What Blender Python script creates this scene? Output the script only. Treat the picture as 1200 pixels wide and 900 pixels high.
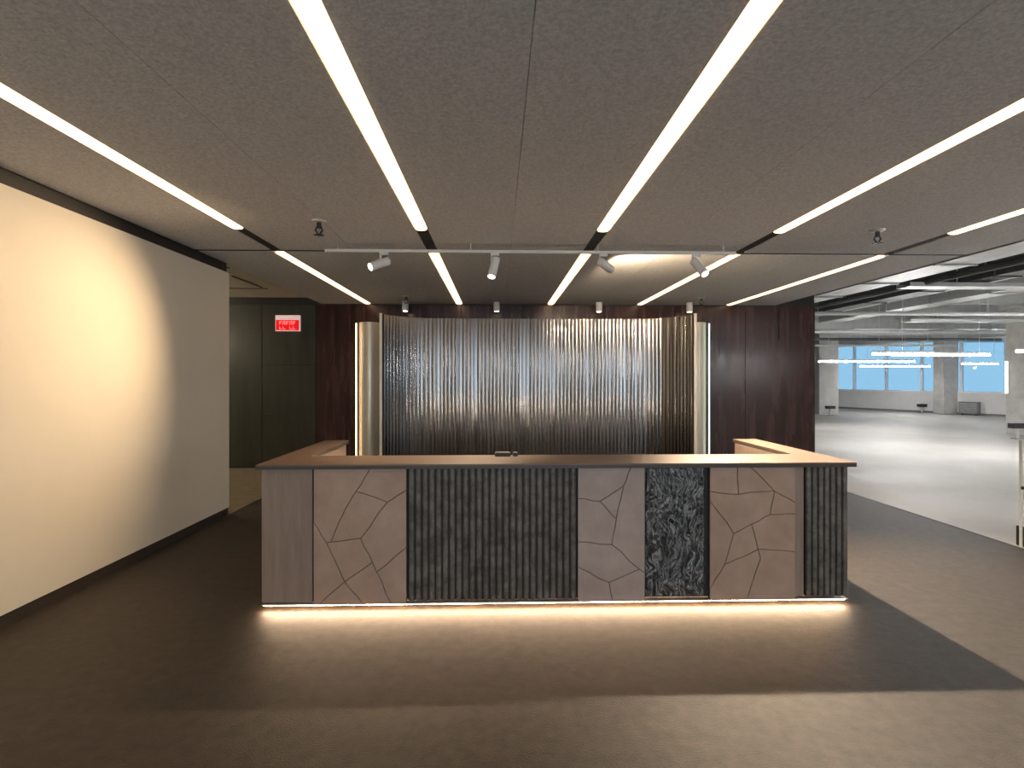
import bpy, bmesh, math, random
from mathutils import Vector, Matrix, noise

for o in list(bpy.data.objects):
    bpy.data.objects.remove(o, do_unlink=True)
SC = bpy.context.scene
COL = SC.collection
random.seed(7)

# ------------------------------------------------------------------ camera
cam_data = bpy.data.cameras.new('camera')
cam_data.sensor_width = 36.0
cam_data.lens = 36.0 * 620 / 1200
cam_data.shift_y = -6 / 1200
cam_data.clip_start = 0.05
cam_data.clip_end = 200
cam = bpy.data.objects.new('camera', cam_data)
cam.location = (0, 0, 1.70)
cam.rotation_euler = (math.radians(90), 0, math.radians(-1.57))
COL.objects.link(cam)
SC.camera = cam

# ------------------------------------------------------------------ world, daylight, exposure
SC.view_settings.view_transform = 'Standard'
SC.view_settings.look = 'None'
SC.view_settings.gamma = 1.0
SC.view_settings.use_curve_mapping = False
SC.view_settings.exposure = 0.0
SC.cycles.use_denoising = True
SC.cycles.max_bounces = 8
SC.cycles.diffuse_bounces = 5
SC.cycles.sample_clamp_indirect = 6.0

world = bpy.data.worlds.new('world')
SC.world = world
world.use_nodes = True
bg = world.node_tree.nodes['Background']
bg.inputs['Color'].default_value = (0.80, 0.91, 1.0, 1)
bg.inputs['Strength'].default_value = 4.2

STRIP_L = 3.1       # linear ceiling lights
SPOT_W = 1.0        # factor on the track spots
PENDANT_L = 85.0    # office pendants
LED_L = 66.0        # under-desk strip
WARM = (1.0, 0.68, 0.39)

def portal(name, loc, normal, w, h):
    d = bpy.data.lights.new(name, 'AREA')
    d.shape = 'RECTANGLE'; d.size = w; d.size_y = h
    d.cycles.is_portal = True
    o = bpy.data.objects.new(name, d)
    o.location = loc
    o.rotation_euler = Vector(normal).to_track_quat('-Z', 'Y').to_euler()
    COL.objects.link(o)

# ------------------------------------------------------------------ helpers
WLOC = {}

def tag(o, label=None, cat=None, group=None, kind=None):
    if label: o['label'] = label
    if cat: o['category'] = cat
    if group: o['group'] = group
    if kind: o['kind'] = kind
    return o

def link(o, parent, wloc):
    wloc = Vector(wloc)
    WLOC[o] = wloc
    COL.objects.link(o)
    if parent is not None:
        o.parent = parent
        o.location = wloc - WLOC[parent]
    else:
        o.location = wloc
    return o

def thing(name, loc, label, cat, group=None):
    o = bpy.data.objects.new(name, None)
    o.empty_display_size = 0.1
    link(o, None, loc)
    return tag(o, label, cat, group)

def mesh(name, verts, faces, mat, parent=None, smooth=False, bevel=0.0, bseg=2):
    vs = [Vector(v) for v in verts]
    lo = Vector((min(v.x for v in vs), min(v.y for v in vs), min(v.z for v in vs)))
    hi = Vector((max(v.x for v in vs), max(v.y for v in vs), max(v.z for v in vs)))
    c = Vector(((lo.x + hi.x) / 2, (lo.y + hi.y) / 2, lo.z))
    me = bpy.data.meshes.new(name)
    me.from_pydata([tuple(v - c) for v in vs], [], faces)
    bm = bmesh.new(); bm.from_mesh(me)
    bmesh.ops.recalc_face_normals(bm, faces=bm.faces)
    if bevel > 0:
        bmesh.ops.bevel(bm, geom=list(bm.edges), offset=bevel, segments=bseg, affect='EDGES', profile=0.5)
    bm.to_mesh(me); bm.free()
    if smooth:
        me.polygons.foreach_set('use_smooth', [True] * len(me.polygons))
    me.materials.append(mat)
    return link(bpy.data.objects.new(name, me), parent, c)

def struct(o):
    o['kind'] = 'structure'
    return o

def box_vf(x0, x1, y0, y1, z0, z1):
    v = [(x0, y0, z0), (x1, y0, z0), (x1, y1, z0), (x0, y1, z0), (x0, y0, z1), (x1, y0, z1), (x1, y1, z1), (x0, y1, z1)]
    f = [(0, 3, 2, 1), (4, 5, 6, 7), (0, 1, 5, 4), (1, 2, 6, 5), (2, 3, 7, 6), (3, 0, 4, 7)]
    return v, f

def box(name, x0, x1, y0, y1, z0, z1, mat, parent=None, bevel=0.0):
    v, f = box_vf(x0, x1, y0, y1, z0, z1)
    return mesh(name, v, f, mat, parent, bevel=bevel, bseg=1 if bevel < 0.004 else 2)

def boxes(name, lst, mat, parent=None):
    V, F = [], []
    for b in lst:
        v, f = box_vf(*b); n = len(V); V += v; F += [tuple(i + n for i in q) for q in f]
    return mesh(name, V, F, mat, parent)

def tube_vf(p0, p1, r0, r1=None, n=16, caps=True):
    p0, p1 = Vector(p0), Vector(p1)
    r1 = r0 if r1 is None else r1
    d = (p1 - p0).normalized()
    a = d.orthogonal().normalized(); b = d.cross(a)
    V, F = [], []
    for p, r in ((p0, r0), (p1, r1)):
        for i in range(n):
            t = 2 * math.pi * i / n
            V.append(tuple(p + a * (r * math.cos(t)) + b * (r * math.sin(t))))
    for i in range(n):
        j = (i + 1) % n
        F.append((i, j, n + j, n + i))
    if caps:
        F.append(tuple(range(n - 1, -1, -1))); F.append(tuple(range(n, 2 * n)))
    return V, F

def smooth_sides(o, deg=40):
    me = o.data
    me.polygons.foreach_set('use_smooth', [True] * len(me.polygons))
    me.set_sharp_from_angle(angle=math.radians(deg))

def tube(name, p0, p1, r0, mat, parent=None, r1=None, n=16, smooth=False):
    V, F = tube_vf(p0, p1, r0, r1, n)
    o = mesh(name, V, F, mat, parent)
    if smooth:
        smooth_sides(o)
    return o

def rod_profile(name, p0, p1, prof, mat, parent=None, n=20):
    """lathe of (t, r) along the axis p0->p1"""
    p0, p1 = Vector(p0), Vector(p1)
    d = (p1 - p0); a = d.normalized().orthogonal().normalized(); b = d.normalized().cross(a)
    V, F = [], []
    for t, r in prof:
        c = p0 + d * t
        for i in range(n):
            q = 2 * math.pi * i / n
            V.append(tuple(c + a * (r * math.cos(q)) + b * (r * math.sin(q))))
    for k in range(len(prof) - 1):
        for i in range(n):
            j = (i + 1) % n
            F.append((k * n + i, k * n + j, (k + 1) * n + j, (k + 1) * n + i))
    F.append(tuple(range(n - 1, -1, -1)))
    m = (len(prof) - 1) * n
    F.append(tuple(range(m, m + n)))
    o = mesh(name, V, F, mat, parent)
    smooth_sides(o, 30)
    return o

def dup_piece(src, delta):
    c = src.copy()
    COL.objects.link(c)
    c.location = src.location + Vector(delta)
    WLOC[c] = WLOC[src] + Vector(delta)
    return c

def dup_thing(root, loc, label):
    r = root.copy(); COL.objects.link(r)
    r.location = loc; WLOC[r] = Vector(loc)
    r['label'] = label
    for ch in list(root.children):
        c = ch.copy(); COL.objects.link(c); c.parent = r
        WLOC[c] = WLOC[ch]
        for g in list(ch.children):
            e = g.copy(); COL.objects.link(e); e.parent = c
    return r

# ------------------------------------------------------------------ materials
def new_mat(name):
    m = bpy.data.materials.new(name)
    m.use_nodes = True
    nt = m.node_tree
    return m, nt, nt.nodes['Principled BSDF']

def mat(name, col, rough=0.5, metal=0.0, spec=0.5, var=None, scale=8.0, stretch=(1, 1, 1), detail=6.0,
        bump=0.0, bscale=None, bdist=0.02, rvar=0.0, contrast=(0.3, 0.7), bstretch=None, coat=0.0):
    m, nt, p = new_mat(name)
    p.inputs['Base Color'].default_value = (*col, 1)
    p.inputs['Roughness'].default_value = rough
    p.inputs['Metallic'].default_value = metal
    p.inputs['Specular IOR Level'].default_value = spec
    p.inputs['Coat Weight'].default_value = coat
    p.inputs['Coat Roughness'].default_value = 0.12
    if var or bump or rvar:
        geo = nt.nodes.new('ShaderNodeNewGeometry')     # world position, so that pieces differ
        mp = nt.nodes.new('ShaderNodeMapping'); mp.inputs['Scale'].default_value = stretch
        nt.links.new(geo.outputs['Position'], mp.inputs['Vector'])
        nz = nt.nodes.new('ShaderNodeTexNoise'); nz.inputs['Scale'].default_value = scale
        nz.inputs['Detail'].default_value = detail; nz.inputs['Roughness'].default_value = 0.62
        nt.links.new(mp.outputs['Vector'], nz.inputs['Vector'])
        if var:
            cr = nt.nodes.new('ShaderNodeValToRGB')
            cr.color_ramp.elements[0].position = contrast[0]; cr.color_ramp.elements[1].position = contrast[1]
            cr.color_ramp.elements[0].color = (*col, 1); cr.color_ramp.elements[1].color = (*var, 1)
            nt.links.new(nz.outputs['Fac'], cr.inputs['Fac'])
            nt.links.new(cr.outputs['Color'], p.inputs['Base Color'])
        if rvar:
            mr = nt.nodes.new('ShaderNodeMapRange')
            mr.inputs['From Min'].default_value = 0.3; mr.inputs['From Max'].default_value = 0.7
            mr.inputs['To Min'].default_value = rough - rvar; mr.inputs['To Max'].default_value = rough + rvar
            nt.links.new(nz.outputs['Fac'], mr.inputs['Value'])
            nt.links.new(mr.outputs['Result'], p.inputs['Roughness'])
        if bump:
            mp2 = nt.nodes.new('ShaderNodeMapping'); mp2.inputs['Scale'].default_value = bstretch or stretch
            nt.links.new(geo.outputs['Position'], mp2.inputs['Vector'])
            nb = nt.nodes.new('ShaderNodeTexNoise'); nb.inputs['Scale'].default_value = bscale or scale
            nb.inputs['Detail'].default_value = 4.0
            nt.links.new(mp2.outputs['Vector'], nb.inputs['Vector'])
            bp = nt.nodes.new('ShaderNodeBump'); bp.inputs['Strength'].default_value = bump
            bp.inputs['Distance'].default_value = bdist
            nt.links.new(nb.outputs['Fac'], bp.inputs['Height'])
            nt.links.new(bp.outputs['Normal'], p.inputs['Normal'])
    return m

def emit(name, col, strength):
    m, nt, p = new_mat(name)
    p.inputs['Base Color'].default_value = (*col, 1)
    p.inputs['Emission Color'].default_value = (*col, 1)
    p.inputs['Emission Strength'].default_value = strength
    return m

def glass(name, tint, gloss=0.06):
    m = bpy.data.materials.new(name); m.use_nodes = True
    nt = m.node_tree; nt.nodes.clear()
    out = nt.nodes.new('ShaderNodeOutputMaterial'); mix = nt.nodes.new('ShaderNodeMixShader')
    tr = nt.nodes.new('ShaderNodeBsdfTransparent'); gl = nt.nodes.new('ShaderNodeBsdfGlossy')
    tr.inputs['Color'].default_value = (*tint, 1)
    gl.inputs['Roughness'].default_value = 0.02
    mix.inputs['Fac'].default_value = gloss
    nt.links.new(tr.outputs[0], mix.inputs[1]); nt.links.new(gl.outputs[0], mix.inputs[2])
    nt.links.new(mix.outputs[0], out.inputs['Surface'])
    return m

M = {}
M['carpet'] = mat('carpet', (0.017, 0.0115, 0.0072), 0.55, spec=0.6, var=(0.056, 0.0405, 0.0275), scale=13.0, detail=10,
                  bump=0.7, bscale=120, bdist=0.009, contrast=(0.3, 0.75))
M['concrete_floor'] = mat('concrete_floor', (0.38, 0.36, 0.325), 0.5, var=(0.54, 0.525, 0.50), scale=0.7, detail=9, bump=0.15, bscale=20, rvar=0.1)
M['corridor_floor'] = mat('corridor_floor', (0.20, 0.16, 0.11), 0.8, var=(0.27, 0.22, 0.155), scale=6, bump=0.3, bscale=60)
M['wall_paint'] = mat('wall_paint', (0.76, 0.70, 0.59), 0.75, spec=0.25, var=(0.80, 0.735, 0.62), scale=1.5, bump=0.04, bscale=120, bdist=0.004)
M['dark_trim'] = mat('dark_trim', (0.035, 0.027, 0.022), 0.5, var=(0.05, 0.04, 0.032), scale=10)
M['ceiling_plaster'] = mat('ceiling_plaster', (0.48, 0.475, 0.475), 0.9, spec=0.2, var=(0.70, 0.69, 0.69), scale=55, detail=4,
                           bump=0.35, bscale=70, bdist=0.01, contrast=(0.32, 0.68))
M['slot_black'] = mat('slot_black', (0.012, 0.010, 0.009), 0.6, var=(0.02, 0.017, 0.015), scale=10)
M['strip_light'] = emit('strip_light', WARM, STRIP_L)
M['wood_dark'] = mat('wood_dark', (0.024, 0.010, 0.008), 0.26, spec=0.5, var=(0.070, 0.026, 0.022), scale=3.0, stretch=(3.0, 3.0, 0.25),
                     rvar=0.05, bump=0.03, bscale=30, bstretch=(4, 4, 0.1), bdist=0.004)
M['olive_dark'] = mat('olive_dark', (0.022, 0.022, 0.015), 0.42, var=(0.040, 0.039, 0.028), scale=4.0, stretch=(3, 3, 0.3), rvar=0.05)
M['veneer'] = mat('veneer', (0.25, 0.175, 0.133), 0.5, var=(0.32, 0.235, 0.185), scale=5, stretch=(5, 5, 0.5), bump=0.04, bscale=50, bstretch=(4, 4, 0.2), bdist=0.003)
M['crackle_brown'] = mat('crackle_brown', (0.37, 0.245, 0.175), 0.55, var=(0.47, 0.335, 0.255), scale=4.5, detail=8, bump=0.08, bscale=60, bdist=0.005)
M['crackle'] = mat('crackle', (0.36, 0.275, 0.235), 0.55, var=(0.46, 0.365, 0.32), scale=4.5, detail=8, bump=0.08, bscale=60, bdist=0.005)
M['groove'] = mat('groove', (0.10, 0.068, 0.048), 0.8, var=(0.13, 0.09, 0.065), scale=20)
M['flute_stone'] = mat('flute_stone', (0.062, 0.053, 0.043), 0.45, var=(0.24, 0.212, 0.18), scale=14, detail=10, bump=0.2, bscale=70, bdist=0.004,
                       contrast=(0.34, 0.80), rvar=0.1)
def marble():
    m, nt, p = new_mat('carved')
    p.inputs['Roughness'].default_value = 0.3
    geo = nt.nodes.new('ShaderNodeNewGeometry')
    wn = nt.nodes.new('ShaderNodeTexNoise'); wn.inputs['Scale'].default_value = 4.0; wn.inputs['Detail'].default_value = 3.0
    nt.links.new(geo.outputs['Position'], wn.inputs['Vector'])
    sc = nt.nodes.new('ShaderNodeVectorMath'); sc.operation = 'MULTIPLY_ADD'
    sc.inputs[1].default_value = (0.34, 0.0, 0.2)
    nt.links.new(wn.outputs['Color'], sc.inputs[0]); nt.links.new(geo.outputs['Position'], sc.inputs[2])
    mp = nt.nodes.new('ShaderNodeMapping'); mp.inputs['Scale'].default_value = (17, 1, 3.0); mp.inputs['Rotation'].default_value = (0, -0.16, 0)
    nt.links.new(sc.outputs[0], mp.inputs['Vector'])
    nz = nt.nodes.new('ShaderNodeTexNoise'); nz.inputs['Scale'].default_value = 1.0; nz.inputs['Detail'].default_value = 5.0
    nz.inputs['Roughness'].default_value = 0.68
    nt.links.new(mp.outputs[0], nz.inputs['Vector'])
    cr = nt.nodes.new('ShaderNodeValToRGB'); e = cr.color_ramp.elements
    e[0].position = 0.30; e[0].color = (0.03, 0.03, 0.028, 1)
    e[1].position = 0.78; e[1].color = (0.12, 0.12, 0.115, 1)
    for pos, c in ((0.40, 0.012), (0.455, 0.26), (0.475, 0.06), (0.52, 0.012), (0.565, 0.15), (0.60, 0.40), (0.615, 0.05), (0.68, 0.02)):
        k = e.new(pos); k.color = (c, c, c * 0.97, 1)
    nt.links.new(nz.outputs['Fac'], cr.inputs['Fac'])
    nt.links.new(cr.outputs['Color'], p.inputs['Base Color'])
    return m
M['carved'] = marble()
M['counter'] = mat('counter', (0.14, 0.092, 0.066), 0.42, var=(0.18, 0.122, 0.09), scale=6, stretch=(0.5, 4, 4), rvar=0.04)
M['counter_edge'] = mat('counter_edge', (0.06, 0.042, 0.032), 0.45, var=(0.075, 0.055, 0.04), scale=8)
M['alu'] = mat('alu', (0.78, 0.76, 0.73), 0.35, metal=0.6, var=(0.85, 0.83, 0.8), scale=20)
M['led'] = emit('led', (1.0, 0.69, 0.44), LED_L)
M['steel'] = mat('steel', (0.19, 0.185, 0.185), 0.19, metal=1.0, var=(0.31, 0.30, 0.30), scale=6, stretch=(14, 14, 0.05), rvar=0.06)
M['champagne'] = mat('champagne', (0.82, 0.73, 0.58), 0.36, metal=0.35, var=(0.88, 0.79, 0.64), scale=6, stretch=(4, 4, 0.1), rvar=0.05)
M['white_paint'] = mat('white_paint', (0.72, 0.70, 0.68), 0.4, var=(0.78, 0.76, 0.74), scale=20)
M['lens'] = emit('lens', (1.0, 0.86, 0.68), 9.0)
M['downlight_lens'] = emit('downlight_lens', (1.0, 0.78, 0.52), 20.0)
M['exit_red'] = emit('exit_red', (1.0, 0.005, 0.012), 0.55)
M['exit_pale'] = emit('exit_pale', (1.0, 0.30, 0.28), 0.9)
M['exit_white'] = emit('exit_white', (0.85, 0.62, 0.60), 0.5)
M['black'] = mat('black', (0.015, 0.015, 0.015), 0.45, var=(0.03, 0.03, 0.03), scale=20)
M['concrete'] = mat('concrete', (0.40, 0.39, 0.37), 0.85, var=(0.55, 0.54, 0.52), scale=2.5, detail=9, bump=0.2, bscale=18)
M['slab'] = mat('slab', (0.32, 0.325, 0.32), 0.9, var=(0.46, 0.465, 0.455), scale=1.6, detail=9, bump=0.2, bscale=12)
M['corridor_ceiling'] = mat('corridor_ceiling', (0.50, 0.47, 0.38), 0.85, var=(0.58, 0.545, 0.45), scale=3)
M['sill_white'] = mat('sill_white', (0.66, 0.65, 0.64), 0.7, var=(0.72, 0.71, 0.70), scale=3)
M['frame_white'] = mat('frame_white', (0.75, 0.77, 0.80), 0.4, var=(0.8, 0.82, 0.85), scale=10)
M['glass_blue'] = glass('glass_blue', (0.31, 0.41, 0.47))
M['glass_clear'] = glass('glass_clear', (0.94, 0.96, 0.975))
M['duct'] = mat('duct', (0.34, 0.35, 0.34), 0.45, metal=0.5, var=(0.45, 0.46, 0.45), scale=5)
M['pipe'] = mat('pipe', (0.50, 0.51, 0.50), 0.5, var=(0.58, 0.59, 0.58), scale=8)
M['dark_duct'] = mat('dark_duct', (0.05, 0.055, 0.055), 0.6, var=(0.08, 0.085, 0.085), scale=6)
M['pendant'] = emit('pendant', (1.0, 0.98, 0.96), PENDANT_L)
M['corridor_lamp'] = emit('corridor_lamp', (1.0, 0.86, 0.62), 45.0)
M['edge_warm'] = emit('edge_warm', (1.0, 0.72, 0.42), 5.0)
M['edge_cool'] = emit('edge_cool', (0.75, 1.0, 0.88), 2.2)
M['bar'] = emit('bar', (1.0, 0.98, 0.96), 5.0)
M['task'] = emit('task', (1.0, 0.80, 0.58), 60.0)
M['radiator'] = mat('radiator', (0.16, 0.16, 0.17), 0.5, var=(0.2, 0.2, 0.21), scale=10)
M['core_wall'] = mat('core_wall', (0.5, 0.5, 0.48), 0.8, var=(0.55, 0.55, 0.53), scale=3)

# ================================================================== THE SETTING
CEIL = 3.135
WX = -3.36          # left wall face
RX = 5.42           # right edge of the ceiling raft
FX = 5.25           # carpet edge
YB = 10.20          # back wall face
YS = 6.00           # seam between the two ceiling rafts
YR = -6.0           # window wall behind the camera
SLAB = 4.25
WEND = 6.72         # end of left wall

def face_x(y):      # slanted facade of the open office
    return 19.7 + 0.448 * (30.1 - y)

# floors
struct(box('floor', WX - 0.2, FX, YR, YB + 0.3, -0.10, 0.0, M['carpet']))
struct(mesh('floor_office', [(FX, YR, -0.10), (face_x(YR) + 0.3, YR, -0.10), (face_x(36) + 0.3, 36, -0.10), (FX, 36, -0.10),
                             (FX, YR, 0.0), (face_x(YR) + 0.3, YR, 0.0), (face_x(36) + 0.3, 36, 0.0), (FX, 36, 0.0)],
            [(0, 3, 2, 1), (4, 5, 6, 7), (0, 1, 5, 4), (1, 2, 6, 5), (2, 3, 7, 6), (3, 0, 4, 7)], M['concrete_floor']))
struct(box('trim_1', FX - 0.012, FX + 0.012, YR, YB, 0.0, 0.004, M['dark_trim']))
struct(box('floor_corridor', -11.0, WX - 0.001, WEND - 0.05, YB + 0.3, -0.08, 0.003, M['corridor_floor']))

# left wall with dark base and dark shadow band
wl = struct(box('wall_left', WX - 0.20, WX, YR, WEND, 0.095, CEIL - 0.11, M['wall_paint']))
struct(box('baseboard_left', WX - 0.19, WX - 0.012, YR, WEND - 0.004, 0.0, 0.095, M['dark_trim']))
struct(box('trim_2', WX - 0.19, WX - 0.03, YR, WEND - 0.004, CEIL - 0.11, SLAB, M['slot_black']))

# ceiling rafts: plaster panels with slots for the lights
STRIPS = [-2.47, -0.73, 1.02, 2.75, 4.49]
HW = 0.062
ceil = struct(box('ceiling', WX - 0.02, RX, YR, YB + 0.05, CEIL + 0.10, CEIL + 0.14, M['slot_black']))
JOINTS = [-1.60, 0.145, 1.885, 3.62]
edges = sorted([(s - HW, s + HW) for s in STRIPS] + [(j - 0.0015, j + 0.0015) for j in JOINTS])
x0 = WX
spans = []
for a, b in edges + [(RX, RX)]:
    spans.append((x0, a)); x0 = b
for (a, b) in spans:
    box('ceiling_panel', a, b, YR, YS - 0.045, CEIL, CEIL + 0.10, M['ceiling_plaster'], ceil)
    box('ceiling_panel', a, b, YS + 0.045, YB, CEIL, CEIL + 0.10, M['ceiling_plaster'], ceil)
box('seam_liner', WX, RX, YS - 0.045, YS + 0.045, CEIL + 0.006, CEIL + 0.10, M['slot_black'], ceil)
for s_ in STRIPS:
    box('slot_liner', s_ - HW + 0.001, s_ + HW - 0.001, 5.115, YS - 0.046, CEIL + 0.012, CEIL + 0.10, M['slot_black'], ceil)
    box('slot_liner', s_ - HW + 0.001, s_ + HW - 0.001, YS + 0.046, YS + 0.055, CEIL + 0.012, CEIL + 0.10, M['slot_black'], ceil)
struct(box('ceiling_slab', -11.0, face_x(YR) + 0.3, YR - 0.2, 36.2, SLAB, SLAB + 0.2, M['slab']))

# back wall: dark panelling with a flush door on the left
wb = struct(box('wall_back', -11.0, 6.22, YB + 0.03, YB + 0.25, 0.0, SLAB, M['slot_black']))
xs_wood = [-3.50, -2.72, -1.55, -0.40, 0.75, 1.90, 3.05, 4.20, 5.20, 6.22]
def px_x(x, Y):
    u = (x - 600) / 620
    return Y * (u + 0.0274) / (1 - 0.0274 * u)
DX0, DX1 = px_x(307, YB), px_x(370, YB)
DTOP = 1.70 + (444 - 428) * 10.1 / 620
for a, b in [(-10.9, -8.5), (-8.5, -6.5), (-6.5, DX0)]:
    box('wall_panel', a + 0.005, b - 0.005, YB, YB + 0.03, 0.0, CEIL - 0.02, M['olive_dark'], wb, 0.002)
box('wall_panel', DX0 + 0.005, DX1 - 0.005, YB, YB + 0.03, DTOP + 0.006, CEIL - 0.02, M['olive_dark'], wb, 0.002)
for k in range(7):
    a = DX1 + (6.22 - DX1) * k / 7; b = DX1 + (6.22 - DX1) * (k + 1) / 7
    box('wall_panel', a + 0.003, b - 0.003, YB, YB + 0.03, 0.0, CEIL - 0.02, M['wood_dark'], wb, 0.002)
d1 = struct(box('door_1', DX0 + 0.006, DX1 - 0.006, YB - 0.002, YB + 0.028, 0.006, DTOP, M['olive_dark'], bevel=0.002))
tube('door_handle', (DX0 + 0.09, YB - 0.05, 1.02), (DX0 + 0.22, YB - 0.05, 1.02), 0.009, M['dark_trim'], d1, n=8)
struct(box('wall_core', 6.0, 6.20, YB + 0.25, 36, 0.0, SLAB, M['core_wall']))
struct(box('wall_corridor_end', -11.2, -11.0, 2.0, YB + 0.25, 0.0, SLAB, M['core_wall']))
struct(box('wall_corridor_side', -11.0, WX - 0.2, WEND - 0.25, WEND - 0.05, 0.0, SLAB, M['core_wall']))
cc = struct(box('ceiling_corridor', -11.0, WX - 0.02, WEND - 0.05, YB + 0.02, CEIL + 0.12, CEIL + 0.17, M['corridor_ceiling']))
for k, (x, y, w, d) in enumerate([(-4.3, 7.5, 1.1, 0.03), (-4.0, 8.6, 0.03, 1.0), (-4.7, 9.2, 1.5, 0.03), (-5.5, 8.2, 0.03, 1.6)]):
    box('ceiling_joint', x - w / 2, x + w / 2, y - d / 2, y + d / 2, CEIL + 0.112, CEIL + 0.121, M['slot_black'], cc)

# window wall behind the camera (its daylight reaches the ceiling, floor and metal screen)
wr = struct(box('wall_rear', WX, RX, YR - 0.2, YR, 3.35, SLAB, M['core_wall']))
struct(box('wall_rear_side', RX, face_x(YR) + 0.3, YR - 0.2, YR, 0.0, SLAB, M['dark_trim']))
nwin = 1
x = WX
for k in range(4):
    w = (RX - WX) / 4
    win = struct(box('window_%d' % nwin, x + 0.05, x + w - 0.05, YR - 0.11, YR - 0.10, 0.12, 3.30, M['glass_clear']))
    boxes('window_frame', [(x, x + 0.05, YR - 0.16, YR - 0.04, 0.0, 3.35), (x + w - 0.05, x + w, YR - 0.16, YR - 0.04, 0.0, 3.35),
                           (x + 0.05, x + w - 0.05, YR - 0.16, YR - 0.04, 0.0, 0.12),
                           (x + 0.05, x + w - 0.05, YR - 0.16, YR - 0.04, 3.30, 3.35)], M['dark_trim'], win)
    nwin += 1; x += w
portal('portal_rear', ((WX + RX) / 2, YR - 0.18, 1.70), (0, 1, 0), RX - WX, 3.3)

# slanted facade of the office: sill wall, windows, columns
ang = Vector((0.448, -1.0, 0)).normalized()          # along the facade, towards the camera
nrm = Vector((ang.y, -ang.x, 0))                      # inward
if nrm.x > 0: nrm = -nrm
def fpt(s, inn, z):
    p = Vector((face_x(36), 36, 0)) + ang * s + nrm * inn
    return (p.x, p.y, z)
def fbox(name, s0, s1, i0, i1, z0, z1, m, parent=None):
    v = [fpt(s0, i0, z0), fpt(s1, i0, z0), fpt(s1, i1, z0), fpt(s0, i1, z0), fpt(s0, i0, z1), fpt(s1, i0, z1), fpt(s1, i1, z1), fpt(s0, i1, z1)]
    return mesh(name, v, box_vf(0, 1, 0, 1, 0, 1)[1], m, parent)
FLEN = 42 / abs(ang.y)
sw = struct(fbox('wall_right', 0, FLEN, -0.25, 0.0, 0.0, 1.04, M['sill_white']))
struct(fbox('wall_right_lintel', 0, FLEN, -0.25, 0.0, 3.62, SLAB, M['slab']))
struct(fbox('baseboard_right', 0, FLEN, 0.0, 0.02, 0.0, 0.10, M['radiator']))
s = (36 - 29.3) / abs(ang.y) - 1.68 * 4
while s < FLEN - 1.7:
    win = struct(fbox('window_%d' % nwin, s + 0.05, s + 1.63, -0.13, -0.12, 1.08, 3.62, M['glass_blue']))
    V, F = [], []
    for (a, b, z0, z1) in [(s - 0.05, s + 0.05, 1.04, 3.62), (s + 0.05, s + 1.63, 1.04, 1.10), (s + 0.05, s + 1.63, 3.54, 3.62)]:
        v = [fpt(a, -0.18, z0), fpt(b, -0.18, z0), fpt(b, -0.04, z0), fpt(a, -0.04, z0), fpt(a, -0.18, z1), fpt(b, -0.18, z1), fpt(b, -0.04, z1), fpt(a, -0.04, z1)]
        n = len(V); V += v; F += [tuple(i + n for i in q) for q in box_vf(0, 1, 0, 1, 0, 1)[1]]
    mesh('window_frame', V, F, M['frame_white'], win)
    nwin += 1; s += 1.68
fm = fpt(FLEN / 2, -0.3, 2.33)
portal('portal_right', fm, tuple(nrm), FLEN, 2.6)
struct(box('wall_far', 6.0, face_x(36) + 0.5, 36.0, 36.2, 0.0, SLAB, M['core_wall']))

def column(x, y, w, d, label):
    t = thing('concrete_column', (x, y, 0), label, 'column', 'concrete columns of the open office')
    v, f = box_vf(x - w / 2, x + w / 2, y - d / 2, y + d / 2, 0.0, SLAB - 0.42)
    mesh('shaft', v, f, M['concrete'], t, bevel=0.025)
    box('capital', x - w / 2 - 0.12, x + w / 2 + 0.12, y - d / 2 - 0.12, y + d / 2 + 0.12, SLAB - 0.42, SLAB, M['concrete'], t, 0.02)
    return t
column(15.87, 25.4, 0.95, 0.95, 'grey concrete column beside the end of the dark panelled back wall')
column(21.75, 25.1, 0.75, 0.6, 'grey concrete column in the middle of the blue window row')
column(16.28, 15.5, 1.04, 1.0, 'nearest concrete column, at the right edge of the photo')

# office soffit: concrete beams, ducts, pipes, trays
for k in range(11):
    y = 7.0 + 2.7 * k
    struct(box('ceiling_beam', 6.25, face_x(y) - 0.1, y - 0.16, y + 0.16, SLAB - 0.36, SLAB - 0.001, M['slab']))

def duct(name, x0, x1, y0, y1, z0, z1, m, label, cat):
    t = thing(name, ((x0 + x1) / 2, (y0 + y1) / 2, z0), label, cat)
    box('duct_body', x0, x1, y0, y1, z0, z1, m, t, 0.01)
    along_y = (y1 - y0) > (x1 - x0)
    n = int(max(y1 - y0, x1 - x0) / 1.5)
    for i in range(1, n):
        if along_y:
            yy = y0 + (y1 - y0) * i / n
            box('flange', x0 - 0.02, x1 + 0.02, yy - 0.015, yy + 0.015, z0 - 0.02, z1 + 0.02, m, t)
        else:
            xx = x0 + (x1 - x0) * i / n
            box('flange', xx - 0.015, xx + 0.015, y0 - 0.02, y1 + 0.02, z0 - 0.02, z1 + 0.02, m, t)
    for i in range(0, n + 1, 2):
        q = i / n * 0.94 + 0.03
        hx = (x0 + x1) / 2 if along_y else x0 + (x1 - x0) * q
        hy = y0 + (y1 - y0) * q if along_y else (y0 + y1) / 2
        tube('hanger', (hx, hy, z1), (hx, hy, SLAB), 0.012, M['pipe'], t, n=6)
    return t
duct('ventilation_duct', 6.35, 6.95, 3.0, 21.0, 3.36, 3.72, M['duct'], 'grey rectangular air duct running back beside the ceiling raft edge', 'duct')
duct('ventilation_duct', 8.3, 8.75, 4.0, 24.0, 3.42, 3.70, M['dark_duct'], 'dark rectangular air duct running towards the far windows', 'duct')
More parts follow.
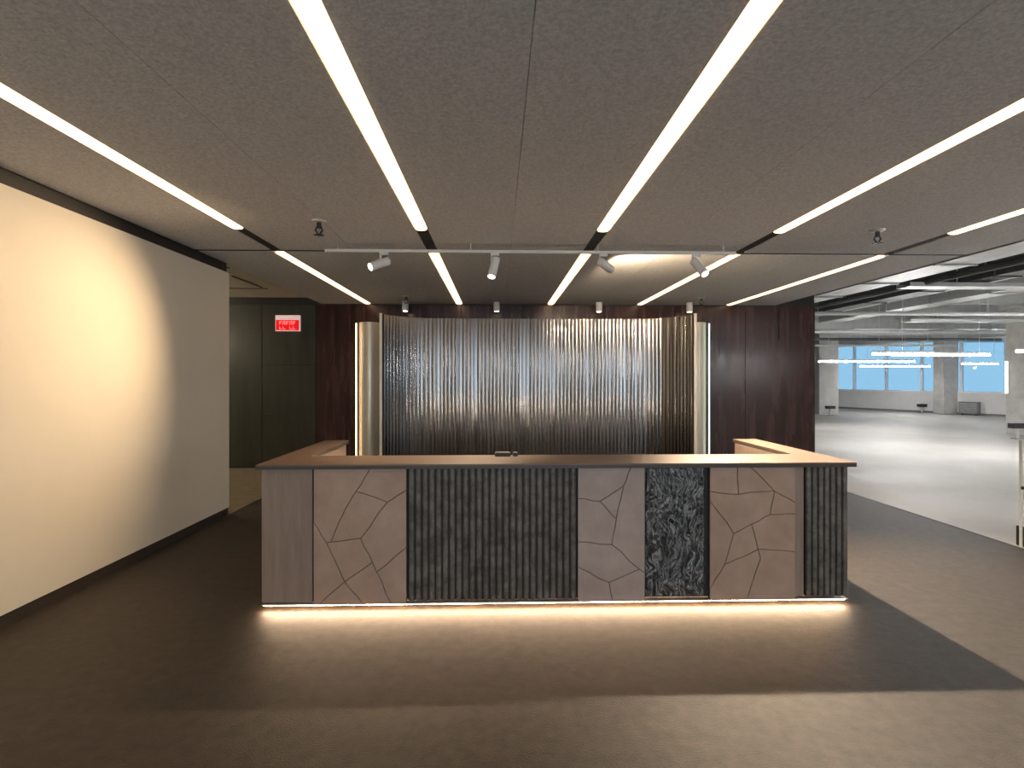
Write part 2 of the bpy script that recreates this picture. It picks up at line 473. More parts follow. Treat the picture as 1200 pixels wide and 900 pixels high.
duct('ventilation_duct', 8.9, 20.0, 17.6, 18.15, 3.40, 3.74, M['duct'], 'long grey air duct crossing the office soffit in front of the windows', 'duct')
duct('ventilation_duct', 10.6, 11.2, 5.0, 17.2, 3.55, 3.80, M['duct'], 'pale air duct hung over the office to the right of the dark duct', 'duct')

def pipe(p0, p1, r, m, label, n_br):
    t = thing('ceiling_pipe', p0, label, 'pipe')
    tube('pipe_run', p0, p1, r, m, t, n=10, smooth=True)
    a, b = Vector(p0), Vector(p1)
    for i in range(n_br):
        q = a.lerp(b, (i + 0.5) / n_br)
        tube('hanger', (q.x, q.y, q.z + r), (q.x, q.y, SLAB), 0.008, M['pipe'], t, n=6)
    return t
pipe((5.9, 2.0, 3.52), (5.9, 20.0, 3.52), 0.05, M['pipe'], 'light grey pipe nearest the ceiling raft edge', 6)
pipe((7.5, 3.0, 3.40), (7.5, 26.0, 3.40), 0.06, M['dark_duct'], 'thin dark pipe between the first two air ducts', 7)
pipe((9.6, 4.0, 3.62), (9.6, 28.0, 3.62), 0.05, M['pipe'], 'pale pipe running back under the soffit past the dark duct', 7)
pipe((6.6, 12.4, 3.26), (19.0, 12.4, 3.26), 0.045, M['pipe'], 'pale cross pipe under the soffit above the near pendants', 6)
pipe((6.6, 21.0, 3.30), (20.5, 21.0, 3.30), 0.06, M['dark_duct'], 'dark cross pipe in front of the far windows', 6)
pipe((7.0, 23.6, 3.22), (21.0, 23.6, 3.22), 0.05, M['pipe'], 'pale cross pipe closest to the far windows', 6)

def tray(x0, x1, y, z, w, label):
    t = thing('cable_tray', ((x0 + x1) / 2, y, z), label, 'cable tray')
    box('tray_base', x0, x1, y - w / 2, y + w / 2, z, z + 0.01, M['duct'], t)
    box('rail', x0, x1, y - w / 2 - 0.012, y - w / 2, z, z + 0.07, M['pipe'], t)
    box('rail', x0, x1, y + w / 2, y + w / 2 + 0.012, z, z + 0.07, M['pipe'], t)
    for i in range(5):
        q = x0 + (x1 - x0) * (i + 0.5) / 5
        tube('hanger', (q, y, z + 0.01), (q, y, SLAB), 0.008, M['pipe'], t, n=6)
tray(7.2, 17.0, 9.2, 3.32, 0.30, 'pale straight cable tray nearest to the reception ceiling')
tray(11.5, 19.5, 14.6, 3.30, 0.35, 'pale cable tray crossing the soffit halfway to the windows')
tray(9.9, 20.0, 19.6, 3.42, 0.30, 'pale cable tray just behind the long crossing duct')

# ================================================================== RECEPTION DESK
YF = 3.90
desk = thing('reception_desk', (0.455, 4.6, 0), 'long reception desk clad in fluted, cracked and carved stone panels', 'reception desk')
ZB, ZT = 0.062, 1.045
DL, DR = -1.72, 2.63
box('carcass', DL + 0.01, DR - 0.01, YF + 0.03, YF + 0.30, ZB + 0.012, ZT, M['slot_black'], desk)
box('plinth', DL + 0.16, DR - 0.16, YF + 0.13, YF + 0.28, 0.0, ZB + 0.012, M['dark_trim'], desk)
# plain veneered end panel
box('plain_panel', DL, -1.353, YF + 0.006, YF + 0.03, ZB + 0.004, ZT, M['veneer'], desk, 0.003)

def offset_poly(P, d):
    n = len(P); out = []
    for i in range(n):
        p0, p1, p2 = P[i - 1], P[i], P[(i + 1) % n]
        e1 = (p1 - p0).normalized(); e2 = (p2 - p1).normalized()
        n1 = Vector((-e1.y, e1.x)); n2 = Vector((-e2.y, e2.x))     # left normals (CCW polygon: inward)
        b = n1 + n2
        k = max(0.45, 1 + n1.dot(n2))
        out.append(p1 + b * (d / k))
    return out

def crackle_panel(xa, xb, W, H, pts, faces, zb, m='crackle_brown', name='stone_piece'):
    """pts: image-style coords (x right, y down) of the crack junctions in a W x H panel"""
    w, h = xb - xa, ZT - zb
    P = {k: Vector((x / W * w, (1 - y / H) * h)) for k, (x, y) in pts.items()}
    P.update(TL=Vector((0, h)), TR=Vector((w, h)), BL=Vector((0, 0)), BR=Vector((w, 0)))
    slab = box('cracked_slab', xa, xb, YF - 0.004, YF + 0.03, zb, ZT, M['groove'], desk)
    def on_border(p, q):
        for ax, lim in ((0, 0), (0, w), (1, 0), (1, h)):
            if abs(p[ax] - lim) < 1e-4 and abs(q[ax] - lim) < 1e-4: return True
        return False
    for f in faces:
        poly = []
        for i in range(len(f)):
            a, b = f[i], f[(i + 1) % len(f)]
            pa, pb = P[a], P[b]
            poly.append(pa)
            if not on_border(pa, pb) and (pb - pa).length > 0.06:
                k1, k2 = sorted((a, b))
                rnd = random.Random(k1 + '_' + k2 + str(W))
                q1, q2 = P[k1], P[k2]
                e = q2 - q1; nn = Vector((-e.y, e.x))
                mids = [q1 + e * t + nn * rnd.uniform(-0.028, 0.028) for t in (0.33, 0.66)]
                if k1 != a: mids.reverse()
                poly += mids
        area = sum(poly[i].x * poly[(i + 1) % len(poly)].y - poly[(i + 1) % len(poly)].x * poly[i].y for i in range(len(poly)))
        if area < 0: poly.reverse()
        lo = offset_poly(poly, 0.0025); hi = offset_poly(poly, 0.0042)
        n = len(poly)
        V = [(xa + p.x, YF - 0.004, zb + p.y) for p in lo] + [(xa + p.x, YF - 0.010, zb + p.y) for p in lo] + [(xa + p.x, YF - 0.0125, zb + p.y) for p in hi]
        F = [tuple(range(n))] + [(i, (i + 1) % n, n + (i + 1) % n, n + i) for i in range(n)] + \
            [(n + i, n + (i + 1) % n, 2 * n + (i + 1) % n, 2 * n + i) for i in range(n)] + [tuple(range(3 * n - 1, 2 * n - 1, -1))]
        mesh(name, V, F, M[m], slab)

crackle_panel(-1.339, -0.665, 558, 832,
    {'A': (343, 0), 'B': (253, 140), 'C': (443, 207), 'D': (558, 132), 'E': (283, 427), 'F': (106, 447), 'G': (78, 452), 'H': (0, 327),
     'I': (186, 692), 'J': (353, 574), 'K': (378, 634), 'L': (558, 482), 'M': (468, 832), 'N': (35, 832), 'O': (298, 832)},
    [['TL', 'A', 'B', 'F', 'G', 'H'], ['A', 'TR', 'D', 'C', 'B'], ['B', 'C', 'E', 'F'], ['C', 'D', 'L', 'K', 'J', 'E'], ['G', 'F', 'E', 'J', 'I'],
     ['H', 'G', 'I', 'N', 'BL'], ['I', 'J', 'K', 'M', 'O'], ['I', 'O', 'N'], ['K', 'L', 'BR', 'M']], ZB - 0.008)
crackle_panel(0.592, 1.092, 402, 820,
    {'A': (317, 0), 'B': (272, 115), 'C': (230, 315), 'D': (202, 473), 'E': (0, 190), 'F': (132, 207), 'G': (0, 455), 'H': (402, 650), 'P': (367, 625),
     'I': (0, 610), 'J': (187, 705), 'K': (207, 820)},
    [['TL', 'A', 'B', 'F', 'E'], ['B', 'C', 'F'], ['E', 'F', 'C', 'D', 'G'], ['A', 'TR', 'H', 'P', 'D', 'C', 'B'], ['G', 'D', 'P', 'J', 'I'],
     ['I', 'J', 'K', 'BL'], ['J', 'P', 'H', 'BR', 'K']], ZB - 0.004, 'crackle')
crackle_panel(1.578, 2.222, 525, 803,
    {'A': (170, 0), 'B': (175, 166), 'C': (0, 146), 'E': (395, 148), 'F': (250, 0), 'G': (525, 218), 'H': (370, 290), 'I': (525, 286), 'J': (255, 346),
     'K': (145, 403), 'L': (0, 208), 'S': (90, 588), 'M': (0, 733), 'N': (295, 498), 'O': (310, 558), 'P': (227, 803), 'Q': (525, 516)},
    [['TL', 'A', 'B', 'C'], ['A', 'F', 'E', 'B'], ['F', 'TR', 'G', 'E'], ['E', 'G', 'I', 'H'], ['C', 'B', 'E', 'H', 'J', 'K', 'L'], ['L', 'K', 'S', 'M'],
     ['J', 'H', 'I', 'Q', 'N'], ['K', 'J', 'N', 'S'], ['S', 'N', 'O', 'P', 'BL', 'M'], ['N', 'Q', 'BR', 'P', 'O']], ZB - 0.006)
box('plain_panel', 2.226, 2.300, YF + 0.012, YF + 0.03, ZB + 0.008, ZT, M['veneer'], desk, 0.002)

def fluted(xa, xb, n, zb):
    sl = box('fluted_slab', xa, xb, YF + 0.008, YF + 0.03, zb, ZT, M['slot_black'], desk)
    pitch = (xb - xa) / n
    w = pitch * 0.80
    prof = []
    for i in range(9):
        t = math.pi * i / 8
        prof.append((-math.cos(t) * w / 2, -math.sin(t) ** 0.7 * 0.016))
    cx = xa + pitch / 2
    V = [(cx + a, YF + 0.008 + b, zb) for a, b in prof] + [(cx + a, YF + 0.008 + b, ZT) for a, b in prof]
    F = [(i, i + 1, 10 + i, 9 + i) for i in range(8)] + [(8, 0, 9, 17), tuple(range(8, -1, -1)), tuple(range(9, 18))]
    first = mesh('flute', V, F, M['flute_stone'], sl)
    smooth_sides(first)
    for k in range(1, n):
        dup_piece(first, (pitch * k, 0, 0))
fluted(-0.655, 0.585, 25, ZB + 0.012)
fluted(2.308, DR, 7, ZB + 0.012)

# carved black stone relief
def carved(xa, xb, zb):
    nx, nz = 110, 230
    V, F = [], []
    for j in range(nz + 1):
        for i in range(nx + 1):
            u = i / nx * (xb - xa); v = j / nz * (ZT - zb)
            w1 = noise.noise(Vector((u * 5, v * 3.2, 1.7))); w2 = noise.noise(Vector((u * 4 + 9, v * 3, 4.1)))
            a = u * 26 + v * 2.0 + 2.2 * w1
            b = v * 4.0 + 1.5 * w2
            r = 1 - abs(noise.noise(Vector((a, b, 0.3)))) * 2.1
            r2 = 1 - abs(noise.noise(Vector((a * 2.3 + 3, b * 2.6, 5.0)))) * 2.0
            h = 0.012 * r + 0.006 * r2 + 0.003 * noise.noise(Vector((u * 70, v * 55, 2)))
            e = min(1, i / 3, (nx - i) / 3, j / 3, (nz - j) / 3)
            V.append((xa + u, YF + 0.016 - max(0.0, h) * e, zb + v))
    for j in range(nz):
        for i in range(nx):
            k = j * (nx + 1) + i
            F.append((k, k + 1, k + nx + 2, k + nx + 1))
    return mesh('carved_panel', V, F, M['carved'], desk, smooth=True)
box('backing_panel', 1.098, 1.572, YF + 0.017, YF + 0.03, ZB + 0.012, ZT, M['slot_black'], desk)
cp = carved(1.103, 1.545, ZB + 0.014)
cp['label'] = 'black stone panel carved with flowing ridges'
# light profile and LED line beneath the front
box('light_profile', DL + 0.004, DR - 0.004, YF - 0.004, YF + 0.05, ZB - 0.012, ZB - 0.001 - 0.007, M['alu'], desk)
lz = ZB - 0.0125
V = []
for xx in (DL + 0.01, DR - 0.01):
    V += [(xx, YF + 0.002, lz), (xx, YF + 0.030, lz), (xx, YF + 0.030, lz - 0.018)]
mesh('light_strip', V, [(0, 1, 2), (3, 5, 4), (0, 3, 4, 1), (1, 4, 5, 2), (2, 5, 3, 0)], M['led'], desk)
# wings and inner work surface
for (a, b) in ((DL, DL + 0.20), (DR - 0.20, DR)):
    box('wing_panel', a, b, YF + 0.302, 5.36, ZB, ZT, M['veneer'], desk, 0.003)
box('task_light', DL + 0.25, DR - 0.25, YF + 0.31, YF + 0.34, ZT - 0.02, ZT - 0.002, M['task'], desk)
box('work_surface', DL + 0.202, DR - 0.202, YF + 0.302, 4.95, 0.72, 0.745, M['sill_white'], desk, 0.002)
for x in (-0.1, 1.1):
    box('inner_support', x - 0.015, x + 0.015, YF + 0.302, 4.85, 0.0, 0.72, M['veneer'], desk)

ct = thing('countertop', (0.455, 4.2, ZT), 'U-shaped brown countertop lying along the top of the reception desk', 'countertop')
TX0, TX1, TY0 = DL - 0.02, DR + 0.035, 3.855
o = [(TX0, TY0), (TX1, TY0), (TX1, 5.40), (TX1 - 0.235, 5.40), (TX1 - 0.235, 4.31), (TX0 + 0.235, 4.31), (TX0 + 0.235, 5.40), (TX0, 5.40)]
def u_slab(name, z0, z1, m, out=0.0):
    V = [(x, y, z0) for x, y in o] + [(x, y, z1) for x, y in o]
    n = len(o)
    F = [(0, 1, 4, 5), (1, 2, 3, 4), (5, 6, 7, 0)]
    F = [tuple(reversed(f)) for f in F] + [tuple(i + n for i in f) for f in F] + [(i, (i + 1) % n, n + (i + 1) % n, n + i) for i in range(n)]
    return mesh(name, V, F, m, ct)
u_slab('underside', ZT + 0.001, ZT + 0.025, M['counter_edge'])
u_slab('top_board', ZT + 0.025, ZT + 0.035, M['counter'])
ZC = ZT + 0.035
sb = thing('socket_box', (0.0, 4.25, ZC), 'low black flip-up socket box on the back edge of the countertop', 'socket box')
box('body', px_x(580, 4.27), px_x(598, 4.27), 4.22, 4.30, ZC, ZC + 0.026, M['black'], sb, 0.003)
box('lid', px_x(580, 4.27) + 0.006, px_x(598, 4.27) - 0.006, 4.225, 4.295, ZC + 0.026, ZC + 0.031, M['dark_trim'], sb, 0.001)
sb2 = thing('card_reader', (px_x(604, 4.27), 4.26, ZC), 'small black card reader next to the socket box on the countertop', 'card reader')
box('body', px_x(601, 4.27), px_x(606.5, 4.27), 4.23, 4.30, ZC, ZC + 0.028, M['black'], sb2, 0.003)
box('keypad', px_x(602, 4.27), px_x(605.5, 4.27), 4.235, 4.28, ZC + 0.028, ZC + 0.031, M['radiator'], sb2)

# ================================================================== CURVED METAL SCREEN
HS = 2.73
E0, EM, E1 = (px_x(450, 8.52), 8.52), (0.66, 9.02), (px_x(811, 8.42), 8.42)
CA = 0.72                                            # length of the curled-forward ends
path = []
T0 = math.radians(58)
def cu(t): return (math.cos(T0) - math.cos(t)) / math.cos(T0)
def cv(t): return (math.sin(t) - math.sin(T0)) / (1 - math.sin(T0))
for i in range(41):                                  # left end curls forward, middle nearly flat, right end curls forward
    t = T0 + (math.pi / 2 - T0) * i / 40
    path.append(Vector((E0[0] + CA * cu(t), E0[1] + (9.02 - E0[1]) * cv(t))))
for i in range(1, 80):
    q = i / 80
    path.append(Vector((E0[0] + CA + (E1[0] - E0[0] - 2 * CA) * q, 9.02 + 0.05 * math.sin(math.pi * q))))
for i in range(41):
    t = T0 + (math.pi / 2 - T0) * (1 - i / 40)
    path.append(Vector((E1[0] - CA * cu(t), E1[1] + (9.02 - E1[1]) * cv(t))))
plen = [0.0]
for i in range(1, len(path)):
    plen.append(plen[-1] + (path[i] - path[i - 1]).length)
def on_path(q):
    d = q * plen[-1]
    k = 1
    while k < len(plen) - 1 and plen[k] < d: k += 1
    f = (d - plen[k - 1]) / max(1e-9, plen[k] - plen[k - 1])
    tn = (path[min(len(path) - 1, k + 1)] - path[max(0, k - 2)]).normalized()
    return path[k - 1].lerp(path[k], f), Vector((-tn.y, tn.x))     # normal points away from the viewer
scr = thing('fluted_screen', (EM[0], EM[1], 0), 'tall curved screen of corrugated brushed steel standing behind the desk', 'screen')
NF = 84
rnd = random.Random(3)
amp = [rnd.uniform(0.004, 0.010) for _ in range(NF)]
V, F = [], []
SEG = 10
def srad(q):
    k = min(NF - 1, int(q * NF))
    return -amp[k] * abs(math.sin(math.pi * q * NF)) ** 0.85
NC = NF * SEG
for side in (0, 0.03):
    for z in (0.02, HS):
        for i in range(NC + 1):
            q = i / NC
            p, nn = on_path(q)
            p = p + nn * (srad(q) + side)
            V.append((p.x, p.y, z))
n1 = NC + 1
for i in range(NC):
    F.append((i, i + 1, n1 + i + 1, n1 + i))
    F.append((2 * n1 + i, 3 * n1 + i, 3 * n1 + i + 1, 2 * n1 + i + 1))
    F.append((n1 + i, n1 + i + 1, 3 * n1 + i + 1, 3 * n1 + i))
    F.append((i, 2 * n1 + i, 2 * n1 + i + 1, i + 1))
F += [(0, n1, 3 * n1, 2 * n1), (NC, 2 * n1 + NC, 3 * n1 + NC, n1 + NC)]
sheet = mesh('corrugated_sheet', V, F, M['steel'], scr)
smooth_sides(sheet)
for (E, sx) in ((E0, -1), (E1, 1)):
    x = E[0]
    box('edge_channel', min(x, x + sx * 0.022), max(x, x + sx * 0.022), E[1] - 0.02, E[1] + 0.06, 0.0, HS + 0.01, M['slot_black'], scr)
    xa = x + sx * 0.024
    box('edge_trim', min(xa, xa + sx * 0.045), max(xa, xa + sx * 0.045), E[1] - 0.03, E[1] + 0.09, 0.0, HS + 0.02, M['champagne'], scr, 0.004)

scr2 = thing('rear_screen', (0.64, 9.6, 0), 'pale satin metal screen with rounded ends, standing behind the corrugated screen', 'screen')
RC = 0.20
XL, XR = px_x(420, 9.67) + RC, px_x(829, 9.5) - RC
YLc, YRc = 9.72, 9.60
for cx_, cy_ in ((XL, YLc), (XR, YRc)):
    V, F = [], []
    n = 28
    for z in (0.0, HS - 0.01):
        for i in range(n):
            t = 2 * math.pi * i / n
            V.append((cx_ + RC * math.cos(t), cy_ + RC * math.sin(t), z))
    for i in range(n):
        F.append((i, (i + 1) % n, n + (i + 1) % n, n + i))
    F += [tuple(range(n - 1, -1, -1)), tuple(range(n, 2 * n))]
    c_ = mesh('rounded_end', V, F, M['champagne'], scr2)
    smooth_sides(c_)
for cx_, cy_, sx, m in ((XL, YLc, -1, 'edge_warm'), (XR, YRc, 1, 'edge_cool')):
    xe = cx_ + sx * (RC + 0.012)
    box('edge_light', xe - 0.009, xe + 0.009, cy_ - 0.16, cy_ - 0.14, 0.02, HS - 0.03, M[m], scr2)
V = []
for z in (0.0, HS - 0.012):
    V += [(XL + RC * 0.9, YLc - 0.03, z), (XR - RC * 0.9, YRc - 0.03, z), (XR - RC * 0.9, YRc + 0.03, z), (XL + RC * 0.9, YLc + 0.03, z)]
mesh('flat_sheet', V, box_vf(0, 1, 0, 1, 0, 1)[1], M['champagne'], scr2)

# ================================================================== CEILING LIGHTS
ord_ = ['leftmost', 'second from left', 'middle', 'second from right', 'rightmost']
for k, s in enumerate(STRIPS):
    for (ya, yb, where, zone) in ((YR + 0.3, 5.10, 'front', 'ceiling before the track'), (YS + 0.095, YB - 0.06, 'rear', 'ceiling behind the track')):
        t = thing('linear_light', (s, (ya + yb) / 2, CEIL), '%s of five glowing light lines in the %s' % (ord_[k], zone), 'ceiling light', '%s linear ceiling lights' % where)
        box('housing', s - HW + 0.002, s + HW - 0.002, ya - 0.02, yb + 0.01, CEIL + 0.03, CEIL + 0.098, M['slot_black'], t)
        w = 0.052
        pr = [(-w, 0.025), (-w, -0.004), (-w * 0.7, -0.011), (0, -0.014), (w * 0.7, -0.011), (w, -0.004), (w, 0.025)]
        V = [(s + a, ya, CEIL + b) for a, b in pr] + [(s + a, yb, CEIL + b) for a, b in pr]
        F = [(i, i + 1, 8 + i, 7 + i) for i in range(6)] + [(6, 0, 7, 13), tuple(range(6, -1, -1)), tuple(range(7, 14))]
        mesh('diffuser', V, F, M['strip_light'], t)

# track and spotlights
TY, TZ = 5.62, CEIL - 0.10
tr = thing('light_track', (0, TY, TZ), 'long thin white track crossing the ceiling above the desk', 'light track')
TXa, TXb = px_x(381, TY), px_x(862, TY)
box('rail', TXa, TXb, TY - 0.018, TY + 0.018, TZ, TZ + 0.03, M['white_paint'], tr, 0.003)
for q in (0.03, 0.35, 0.66, 0.97):
    x = TXa + (TXb - TXa) * q
    tube('suspension', (x, TY, TZ + 0.03), (x, TY, CEIL), 0.006, M['white_paint'], tr, n=6)

def spot(xpx, aim, label, watts, cone, blend, lcol=(1.0, 0.76, 0.50)):
    x = px_x(xpx, TY)
    t = thing('track_spotlight', (x, TY, TZ), label, 'spotlight', 'track spotlights')
    box('adapter', x - 0.045, x + 0.045, TY - 0.016, TY + 0.016, TZ - 0.03, TZ - 0.0005, M['white_paint'], t, 0.004)
    a = Vector(aim).normalized()
    piv = Vector((x, TY, TZ - 0.105))
    box('arm', x - 0.045, x - 0.030, TY - 0.012, TY + 0.012, TZ - 0.11, TZ - 0.03, M['white_paint'], t, 0.002)
    tube('pivot', (x - 0.045, TY, TZ - 0.105), (x + 0.01, TY, TZ - 0.105), 0.012, M['white_paint'], t, n=10)
    p0 = piv - a * 0.06; p1 = piv + a * 0.17
    h = rod_profile('head', p0, p1, [(0, 0.034), (0.03, 0.045), (0.97, 0.045), (1.0, 0.042)], M['white_paint'], t)
    tube('lens', p1 + a * 0.0005, p1 + a * 0.004, 0.037, M['lens'], h, n=20)
    ld = bpy.data.lights.new('spot_lamp', 'SPOT')
    ld.energy = watts * SPOT_W; ld.color = lcol
    ld.spot_size = math.radians(cone); ld.spot_blend = blend; ld.shadow_soft_size = 0.03
    lo = bpy.data.objects.new('spot_lamp', ld)
    lo.rotation_euler = a.to_track_quat('-Z', 'Y').to_euler()
    link(lo, h, p1 + a * 0.04)
    return t
spot(450, (-0.72, -0.60, -0.42), 'white track spotlight pointing left towards the pale wall', 390, 82, 1.0, (1.0, 0.72, 0.44))
spot(580, (-0.22, -0.35, -0.95), 'white track spotlight hanging almost straight down above the desk centre', 350, 70, 0.7)
spot(707, (0.64, 0.73, -0.22), 'white track spotlight pointing right, next to the bright ceiling patch', 240, 102, 0.35)
spot(816, (0.32, -0.60, -0.73), 'white track spotlight at the right end, its lens facing the viewer', 1650, 100, 0.8, (1.0, 0.80, 0.58))

# surface downlights at the back wall
dl0 = None
for k, (x, lab) in enumerate([(475, 'white cylinder downlight above the left end of the steel screen'), (582, 'white cylinder downlight second from left above the steel screen'),
                              (702, 'white cylinder downlight third from left above the steel screen'), (808, 'white cylinder downlight above the right end of the steel screen')]):
    X = px_x(x, 9.88)
    if dl0 is None:
        dl0 = thing('cylinder_downlight', (X, 9.88, CEIL), lab, 'downlight', 'cylinder downlights above the screen')
        rod_profile('housing', (X, 9.88, CEIL), (X, 9.88, CEIL - 0.175), [(0, 0.055), (0.04, 0.058), (0.96, 0.058), (1, 0.050)], M['white_paint'], dl0)
        tube('lens', (X, 9.88, CEIL - 0.176), (X, 9.88, CEIL - 0.179), 0.04, M['downlight_lens'], dl0, n=16)
    else:
        dup_thing(dl0, (X, 9.88, CEIL), lab)

# sprinklers
sp0 = None
for (X, Y, lab) in [(-1.62, 4.85, 'pendent sprinkler head in the front ceiling between the two left light lines'),
                    (3.66, 5.0, 'pendent sprinkler head in the front ceiling between the two right light lines'),
                    (-1.58, 9.2, 'pendent sprinkler head in the rear ceiling above the screen left end'),
                    (3.6, 9.25, 'pendent sprinkler head in the rear ceiling above the screen right end')]:
    if sp0 is None:
        sp0 = thing('sprinkler', (X, Y, CEIL), lab, 'sprinkler', 'ceiling sprinklers')
        rod_profile('escutcheon', (X, Y, CEIL), (X, Y, CEIL - 0.012), [(0, 0.045), (0.6, 0.042), (1, 0.025)], M['alu'], sp0)
        tube('body', (X, Y, CEIL - 0.012), (X, Y, CEIL - 0.045), 0.014, M['black'], sp0, n=8)
        for sx in (-1, 1):
            tube('frame_arm', (X + sx * 0.012, Y, CEIL - 0.035), (X + sx * 0.022, Y, CEIL - 0.06), 0.005, M['black'], sp0, n=6)
            tube('frame_arm', (X + sx * 0.022, Y, CEIL - 0.058), (X + sx * 0.003, Y, CEIL - 0.082), 0.005, M['black'], sp0, n=6)
        V = []
        for z in (CEIL - 0.084, CEIL - 0.087):
            for i in range(16):
                r = 0.032 if i % 2 else 0.020
                V.append((X + r * math.cos(math.pi * i / 8), Y + r * math.sin(math.pi * i / 8), z))
        F = [tuple(range(16)), tuple(range(31, 15, -1))] + [(i, (i + 1) % 16, 16 + (i + 1) % 16, 16 + i) for i in range(16)]
        mesh('deflector', V, F, M['black'], sp0)
        sp0.scale = (1.5, 1.5, 1.5)
    else:
        dup_thing(sp0, (X, Y, CEIL), lab)

# exit sign over the door
ex0, ex1 = px_x(324, YB), px_x(352.5, YB)
ez1 = 1.70 + (444 - 369.5) * 10.05 / 620; ez0 = 1.70 + (444 - 388) * 10.05 / 620
ex = thing('exit_sign', ((ex0 + ex1) / 2, YB - 0.05, ez0), 'glowing red exit sign with a pale top bar above the dark door', 'exit sign')
box('case', ex0, ex1, YB - 0.055, YB - 0.003, ez0, ez1, M['exit_white'], ex, 0.004)
hz = ez1 - ez0
box('red_face', ex0 + 0.012, ex1 - 0.012, YB - 0.058, YB - 0.055, ez0 + 0.012, ez0 + hz * 0.70, M['exit_red'], ex)
st = []
w = ex1 - ex0
def stroke(u0, u1, v0, v1):
    st.append((ex0 + w * u0, ex0 + w * u1, YB - 0.061, YB - 0.058, ez0 + hz * v0, ez0 + hz * v1))
for i, u in enumerate((0.17, 0.31, 0.45, 0.59, 0.73)):
    stroke(u, u + 0.025, 0.40, 0.62); stroke(u, u + 0.10, 0.585, 0.62)
    if i % 2 == 0: stroke(u, u + 0.08, 0.49, 0.525)
    else: stroke(u + 0.075, u + 0.10, 0.40, 0.62)
for i, u in enumerate((0.17, 0.31, 0.58, 0.72)):
    stroke(u, u + 0.025, 0.10, 0.28); stroke(u, u + 0.11, 0.10, 0.135)
boxes('lettering', st, M['exit_pale'], ex)

# ================================================================== THE OFFICE BEYOND
def pendant(x0, x1, y, z, label):
    t = thing('linear_pendant', ((x0 + x1) / 2, y, z), label, 'pendant light', 'linear pendant lights of the office')
    box('housing', x0, x1, y - 0.04, y + 0.04, z + 0.045, z + 0.09, M['white_paint'], t, 0.004)
    box('diffuser', x0 + 0.005, x1 - 0.005, y - 0.038, y + 0.038, z, z + 0.045, M['pendant'], t)
    for q in (0.1, 0.9):
        x = x0 + (x1 - x0) * q
        tube('wire', (x, y, z + 0.09), (x, y, SLAB), 0.004, M['pipe'], t, n=5)
PH = 2.26
pendant(10.75, 14.0, 17.4, PH, 'white glowing pendant line just right of the dark back wall')
pendant(16.9, 20.2, 24.2, PH, 'white glowing pendant line in front of the left blue windows')
pendant(8.75, 10.2, 12.1, PH, 'short white glowing pendant above the left window group')
pendant(9.6, 12.0, 12.6, PH, 'white glowing pendant line in front of the middle column')
pendant(11.0, 13.6, 10.9, PH, 'white glowing pendant line leaving the photo at the right edge')
pendant(17.9, 19.3, 19.9, PH, 'short white glowing pendant line left of the nearest column')
pendant(19.5, 23.5, 16.0, PH, 'added out-of-view white pendant line far right of the nearest column')  # from here down: pendants out of view, added to light the office
pendant(14.0, 17.5, 8.0, PH, 'added out-of-view white pendant line over the open floor to the right')
pendant(7.1, 9.6, 2.7, PH, 'added out-of-view white pendant line over the office floor near the reception')  # out of view, added with the following pendant to brighten the nearby carpet
pendant(6.3, 9.8, 0.2, PH, 'added out-of-view white pendant line over the office floor beside the camera')
pendant(16.0, 20.0, 3.0, PH, 'added out-of-view white pendant line over the office floor far to the right')
pendant(20.0, 24.0, 9.5, PH, 'added out-of-view white pendant line by the right windows')
tl = thing('vertical_light', (15.70, 15.92, 1.25), 'vertical glowing light bar on the left edge of the nearest column', 'light bar')
box('backplate', 15.73, 15.755, 15.87, 15.97, 1.25, 2.25, M['white_paint'], tl)
box('diffuser', 15.69, 15.73, 15.90, 15.945, 1.26, 2.24, M['bar'], tl)

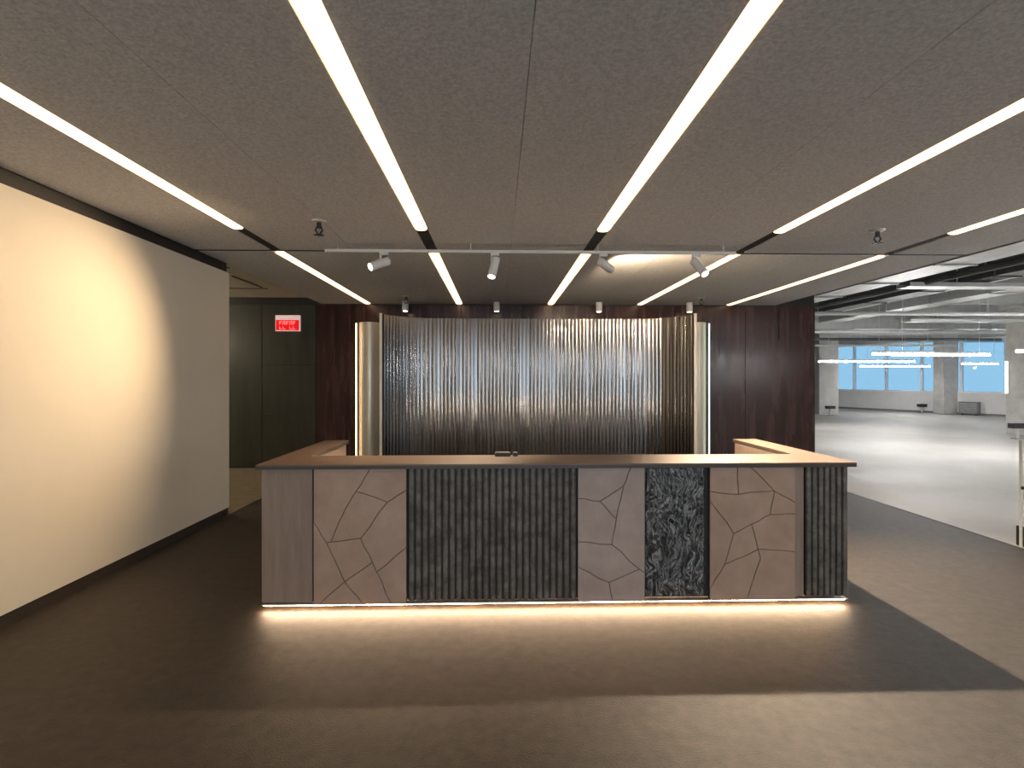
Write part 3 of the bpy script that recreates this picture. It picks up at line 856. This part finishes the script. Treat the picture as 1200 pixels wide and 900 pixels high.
# radiator box under the window, power posts on the floor
def at_facade(x):
    u = (x - 600) / 620; r = (u + 0.0274) / (1 - 0.0274 * u)
    Y = 33.18 / (r + 0.448)
    return (36 - Y) / abs(ang.y)
ra = thing('radiator', fpt(at_facade(1138), 0.2, 0.1), 'grey slatted heater box below the right blue window', 'radiator')
s0, s1 = at_facade(1127), at_facade(1150)
fbox('casing', s0, s1, 0.05, 0.30, 0.06, 0.62, M['radiator'], ra)
for i in range(7):
    fbox('slat', s0 + 0.05, s1 - 0.05, 0.30, 0.315, 0.10 + 0.07 * i, 0.14 + 0.07 * i, M['duct'], ra)
for ss in (s0 + 0.08, s1 - 0.12):
    fbox('foot', ss, ss + 0.04, 0.10, 0.25, 0.0, 0.06, M['black'], ra)

def post(x, y, label):
    t = thing('power_post', (x, y, 0), label, 'power post', 'power posts on the office floor')
    box('base_plate', x - 0.12, x + 0.12, y - 0.08, y + 0.08, 0.0, 0.02, M['radiator'], t, 0.003)
    box('stem', x - 0.03, x + 0.03, y - 0.03, y + 0.03, 0.02, 0.30, M['pipe'], t)
    box('socket_head', x - 0.20, x + 0.20, y - 0.09, y + 0.09, 0.30, 0.44, M['black'], t, 0.01)
post(px_x(1080.5, 26.0), 26.0, 'black-topped power post in front of the white sill left of the middle column')
post(px_x(973, 24.3), 24.3, 'black-topped power post at the foot of the column beside the dark wall')
post(px_x(1192, 14.6), 14.6, 'black-topped power post at the foot of the nearest column')

# glass barrier at the right edge
gb = thing('glass_barrier', (5.60, 5.2, 0), 'waist-high glass barrier with steel edge and dark base at the right edge', 'barrier')
gx = px_x(1196, 5.22)
box('base', gx + 0.012, gx + 0.62, 5.16, 5.28, 0.0, 0.20, M['black'], gb, 0.005)
box('glass_pane', gx + 0.014, gx + 0.60, 5.214, 5.226, 0.20, 1.06, M['glass_clear'], gb)
box('edge_post', gx - 0.002, gx + 0.012, 5.205, 5.235, 0.0, 1.08, M['pipe'], gb, 0.002)
tube('hinge_knob', (gx - 0.002, 5.20, 0.60), (gx - 0.002, 5.17, 0.60), 0.018, M['black'], gb, n=10)

# corridor lamp behind the end of the left wall
cl = thing('corridor_light', (-6.9, 8.4, 2.55), 'linear pendant in the side corridor behind the pale wall', 'ceiling light')
box('housing', -7.9, -5.9, 8.34, 8.46, 2.58, 2.61, M['white_paint'], cl, 0.004)
box('diffuser', -7.88, -5.92, 8.345, 8.455, 2.53, 2.58, M['corridor_lamp'], cl)
box('upper_diffuser', -7.88, -5.92, 8.345, 8.455, 2.61, 2.64, M['corridor_lamp'], cl)
for xx in (-7.6, -6.2):
    tube('wire', (xx, 8.4, 2.64), (xx, 8.4, CEIL + 0.12), 0.004, M['pipe'], cl, n=5)
